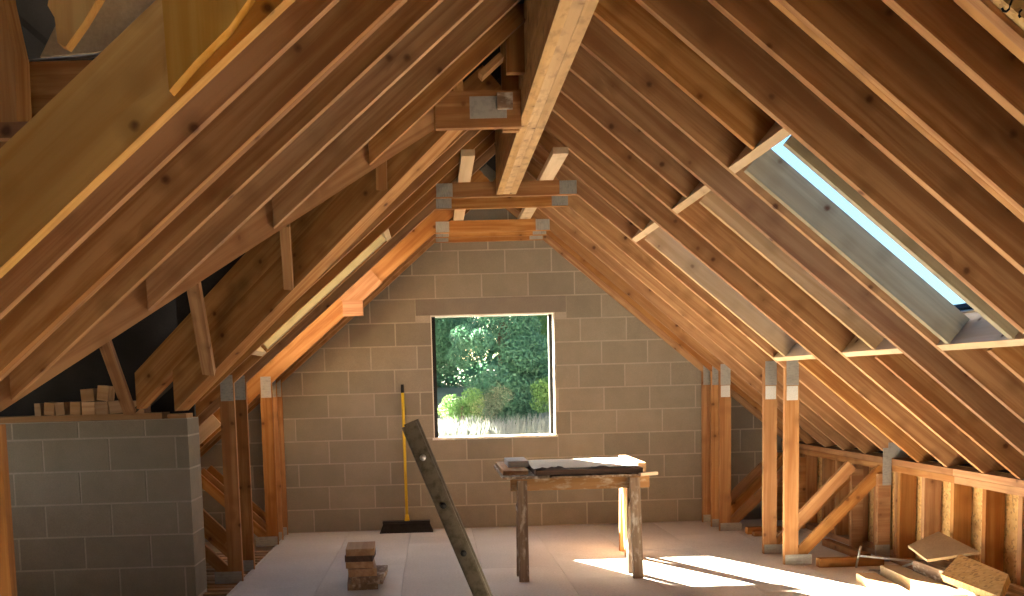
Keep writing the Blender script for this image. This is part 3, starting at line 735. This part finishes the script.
# ------------------------------------------------------------------ offcuts along the block wall top
zt0 = LTOP+.042
def px_x(px): return (px-434.7)*6.737/985-.0   # block wall plane
row = [(36, 42, 61, 0), (45, 55, 62, -6), (57, 66, 61, 4), (71, 81, 61, -3), (83, 95.5, 65, 0), (96, 108.5, 65, 0), (110.5, 125, 63, 5), (132, 144.5, 62, 0)]
k = 0
for a, b, h, tl in row:
    x0, x1 = px_x(a), px_x(b); k += 1
    tag(obox('offcut', 'offcut', (x0, LY0+.02, zt0+abs(math.sin(math.radians(tl)))*(x1-x0) if tl < 0 else zt0), (math.cos(math.radians(tl)), 0, math.sin(math.radians(tl))), (0, 0, 1), x1-x0, .16, .085),
        'timber block on the low block wall, %s from the left in the bottom row' % ORD[k-1], 'timber offcut', 'timber blocks on the block wall')
for a, b, tl, h, wch in ((82.5, 95.5, 3, .085, 'left'), (97.5, 108.5, -8, .10, 'middle'), (138, 149, -4, .10, 'right')):
    x0, x1 = px_x(a), px_x(b)
    tag(obox('offcut', 'offcut', (x0, LY0+.03, zt0+.0865+(.0 if tl > 0 else abs(math.sin(math.radians(tl)))*(x1-x0))), (math.cos(math.radians(tl)), 0, math.sin(math.radians(tl))), (0, 0, 1), x1-x0, .14, h),
        'timber block in the upper row on the low block wall, %s of three' % wch, 'timber offcut', 'timber blocks on the block wall')

# ------------------------------------------------------------------ rubbish by the right knee wall
def slabq(name, mat, c, ex, ez, lx, ly, lz, label, cat):
    mm = frame_m(c, ex, ez); v = [(x-lx/2, y-ly/2, z) for x, y, z in boxverts(lx, ly, lz)]
    return tag(meshobj(name, v, BF, mat, None, mm), label, cat)
def cornerslab(name, mat, pts, th, label, cat):
    p = [Vector(q) for q in pts]; n = (p[2]-p[0]).cross(p[3]-p[1]).normalized()
    if n.z < 0: n = -n
    c = sum(p, Vector())/4; ex = ((p[1]+p[2])/2-(p[0]+p[3])/2).normalized(); ey = n.cross(ex)
    hx = max(abs((q-c).dot(ex)) for q in p); loc = [((q-c).dot(ex), (q-c).dot(ey)) for q in p]
    if sum(loc[i][0]*loc[(i+1) % 4][1]-loc[(i+1) % 4][0]*loc[i][1] for i in range(4)) < 0: loc = loc[::-1]
    v = [(x, y, -th) for x, y in loc]+[(x, y, 0) for x, y in loc]
    return tag(meshobj(name, v, BF, mat, None, frame_m(c, ex, n)), label, cat)
cornerslab('sheet_offcut', 'ply', [(3.13, 6.465, .27), (3.37, 6.531, .343), (3.36, 6.011, .30), (3.10, 6.144, .228)], .018, 'plain brown sheet offcut tilted on the rubbish by the knee wall', 'board')
cornerslab('sheet_offcut', 'osb', [(3.22, 5.988, .303), (3.20, 5.417, .262), (3.0, 5.167, .222), (3.0, 5.767, .199)], .045, 'thick speckled board offcut tilted at the right picture edge', 'board')
tag(bar('plank', 'pale', (2.92, 6.62, .03), (2.78, 5.2, .03), .13, .058), 'sunlit plank lying on the floor at the bottom right', 'plank')
tag(bar('plank', 'ply', (3.075, 6.60, .055), (3.0, 5.0, .055), .13, .11), 'brown plank lying beside the sunlit plank', 'plank')
tag(bar('plank', 'old', (3.235, 6.40, .09), (3.235, 5.1, .09), .20, .18), 'dark beam offcut under the tilted boards', 'plank')
for i, (a, b, wch) in enumerate((((3.05, 7.02, .10), (3.37, 6.72, .10), 'longest, level'), ((3.0, 6.85, .012), (3.28, 6.64, .02), 'lying flat'), ((3.04, 7.06, .008), (3.06, 7.03, .17), 'standing beside the heel post'), ((3.27, 6.92, .02), (3.36, 6.58, .16), 'leaning on the knee wall'))):
    tag(tube('metal_rod', 'rod', [a, b], .008, None, 8), 'thin grey metal rod in the rubbish by the knee wall, '+wch, 'rod', 'metal rods in the rubbish')
for i, (a, b, wch) in enumerate((((3.0, 6.74, 0.003), (3.2, 6.66, .003), 'near'), ((3.1, 6.98, .003), (3.30, 6.86, .003), 'far'))):
    tag(bar('metal_strap', 'plate', a, b, .05, .004), 'flat grey metal strap on the floor by the knee wall, %s one' % wch, 'strap')
tag(abox('floor_block', 'offcut', (-1.98, 7.12, -.013), (-1.86, 7.22, .045)), 'bright little timber block beside the near left posts', 'timber offcut')

# ------------------------------------------------------------------ outside
gv, gf = [], []
prof = [(9.9, -2.9), (11.5, -2.7), (13.2, -.6), (14.5, .35), (17, .9), (22, 1.6), (40, 2.2)]
XSG = [-25, -12, -6, -3, -1, 1, 3, 6, 12, 25]
for (y, z) in prof:
    for x in XSG: gv.append((x, y, z+random.uniform(-.08, .08)))
nx = len(XSG)
for j in range(len(prof)-1):
    for i in range(nx-1): gf.append((j*nx+i, j*nx+i+1, (j+1)*nx+i+1, (j+1)*nx+i))
g = meshobj('ground', gv, gf, 'soil', None, None, True); g['kind'] = 'structure'
def foliage(name, mat, blobs, n, size, parent, seed, up=.3):
    rnd = random.Random(seed); v, f = [], []
    tot = sum(b[3]*b[4]*b[5] for b in blobs)
    for (cx, cy, cz, rx, ry, rz) in blobs:
        for _ in range(int(n*rx*ry*rz/tot)):
            d = Vector((rnd.gauss(0, 1), rnd.gauss(0, 1), rnd.gauss(0, 1))).normalized()*(rnd.random()**.25)
            c = Vector((cx+d.x*rx, cy+d.y*ry, cz+d.z*rz))
            a = Vector((rnd.gauss(0, 1), rnd.gauss(0, 1), rnd.gauss(0, 1)+up)).normalized(); b = a.cross(Vector((rnd.gauss(0, 1), rnd.gauss(0, 1), rnd.gauss(0, 1)))).normalized()
            s = size*rnd.uniform(.6, 1.5); k = len(v)
            v += [c-a*s, c+b*s*.35, c+a*s, c-b*s*.35]; f.append((k, k+1, k+2, k+3))
    return meshobj(name, v, f, mat, parent)
rnd = random.Random(21)
t = thing('evergreen_tree', (1.1, 17, .9), 'dense dark evergreen tree filling the window view', 'tree')
blobs = []
for _ in range(60):
    zz = rnd.uniform(.85, 4.6); rr = min(1.0, .3+max(0, zz-1.0)*.8) if zz < 2.4 else (1.25 if zz < 4 else .8)
    a = rnd.uniform(0, 6.28); q = rnd.uniform(.2, 1)*rr
    blobs.append((1.2+math.cos(a)*q, 16.4+math.sin(a)*q*.6, zz, rnd.uniform(.22, .42), rnd.uniform(.25, .4), rnd.uniform(.14, .28)))
fo = foliage('foliage', 'leaf', blobs, 60000, .030, t, 3); fo['kind'] = 'stuff'
tube('trunk', 'bark', [(1.2, 17.0, .7), (1.2, 16.9, 2.5), (1.2, 16.8, 4.4)], [.13, .10, .05], t)
def bush(x, y, z, r, n, mt_, sz, lab):
    b = thing('bush', (x, y, z-r), lab, 'bush')
    f_ = foliage('foliage', mt_, [(x+rnd.uniform(-.6, .6)*r, y+rnd.uniform(-.3, .3)*r, z+rnd.uniform(-.7, .7)*r, r*.5, r*.45, r*.42) for _ in range(9)], n, sz, b, int(abs(x)*100)+7); f_['kind'] = 'stuff'
    tube('stem', 'bark', [(x, y, z-r-.6), (x, y, z+r*.3)], .03, b, 6)
bush(.42, 15.6, .95, .36, 6000, 'leaf2', .020, 'yellow-green bush at the lower left of the window view')
bush(1.92, 15.5, 1.25, .40, 7000, 'leaf2', .022, 'light green bush at the lower right of the window view')
bush(.0, 17.6, 2.1, .85, 19000, 'leaf', .032, 'mid-green tree at the upper left of the window view')
bush(2.6, 18.6, 2.4, .8, 11000, 'leaf2', .030, 'leafy tree at the upper right of the window view')
t = thing('hedge', (1.5, 21, 1.4), 'tall dark hedge closing the view behind the evergreen', 'hedge')
f_ = foliage('foliage', 'leaf', [(rnd.uniform(-1.6, 4.6), 21+rnd.uniform(-.5, .5), rnd.uniform(1.2, 4.6), .8, .5, .55) for _ in range(130)], 90000, .07, t, 77); f_['kind'] = 'stuff'
# dry grass
v, f = [], []
for _ in range(16000):
    y = rnd.uniform(13.4, 15.15); x = rnd.uniform(-1.2, 3.2)
    z = (-.6+(y-13.2)*.73) if y < 14.5 else .35+(y-14.5)*.22
    h = rnd.uniform(.18, .50)*(1.0 if y > 14 else .8); a = rnd.uniform(0, 6.28); lean = rnd.uniform(.0, .22); wd = .009
    c, s = math.cos(a), math.sin(a); k = len(v)
    v += [(x-wd, y, z-.05), (x+wd, y, z-.05), (x+lean*c*.4+wd*.7, y+lean*s*.4, z+h*.6), (x+lean*c*.4-wd*.7, y+lean*s*.4, z+h*.6), (x+lean*c, y+lean*s, z+h)]
    f += [(k, k+1, k+2, k+3), (k+3, k+2, k+4)]
gr = tag(meshobj('grass', v, f, 'grass'), 'tall dry pale grass on the bank outside the window', 'grass', kind='stuff')
bpy.context.view_layer.update()
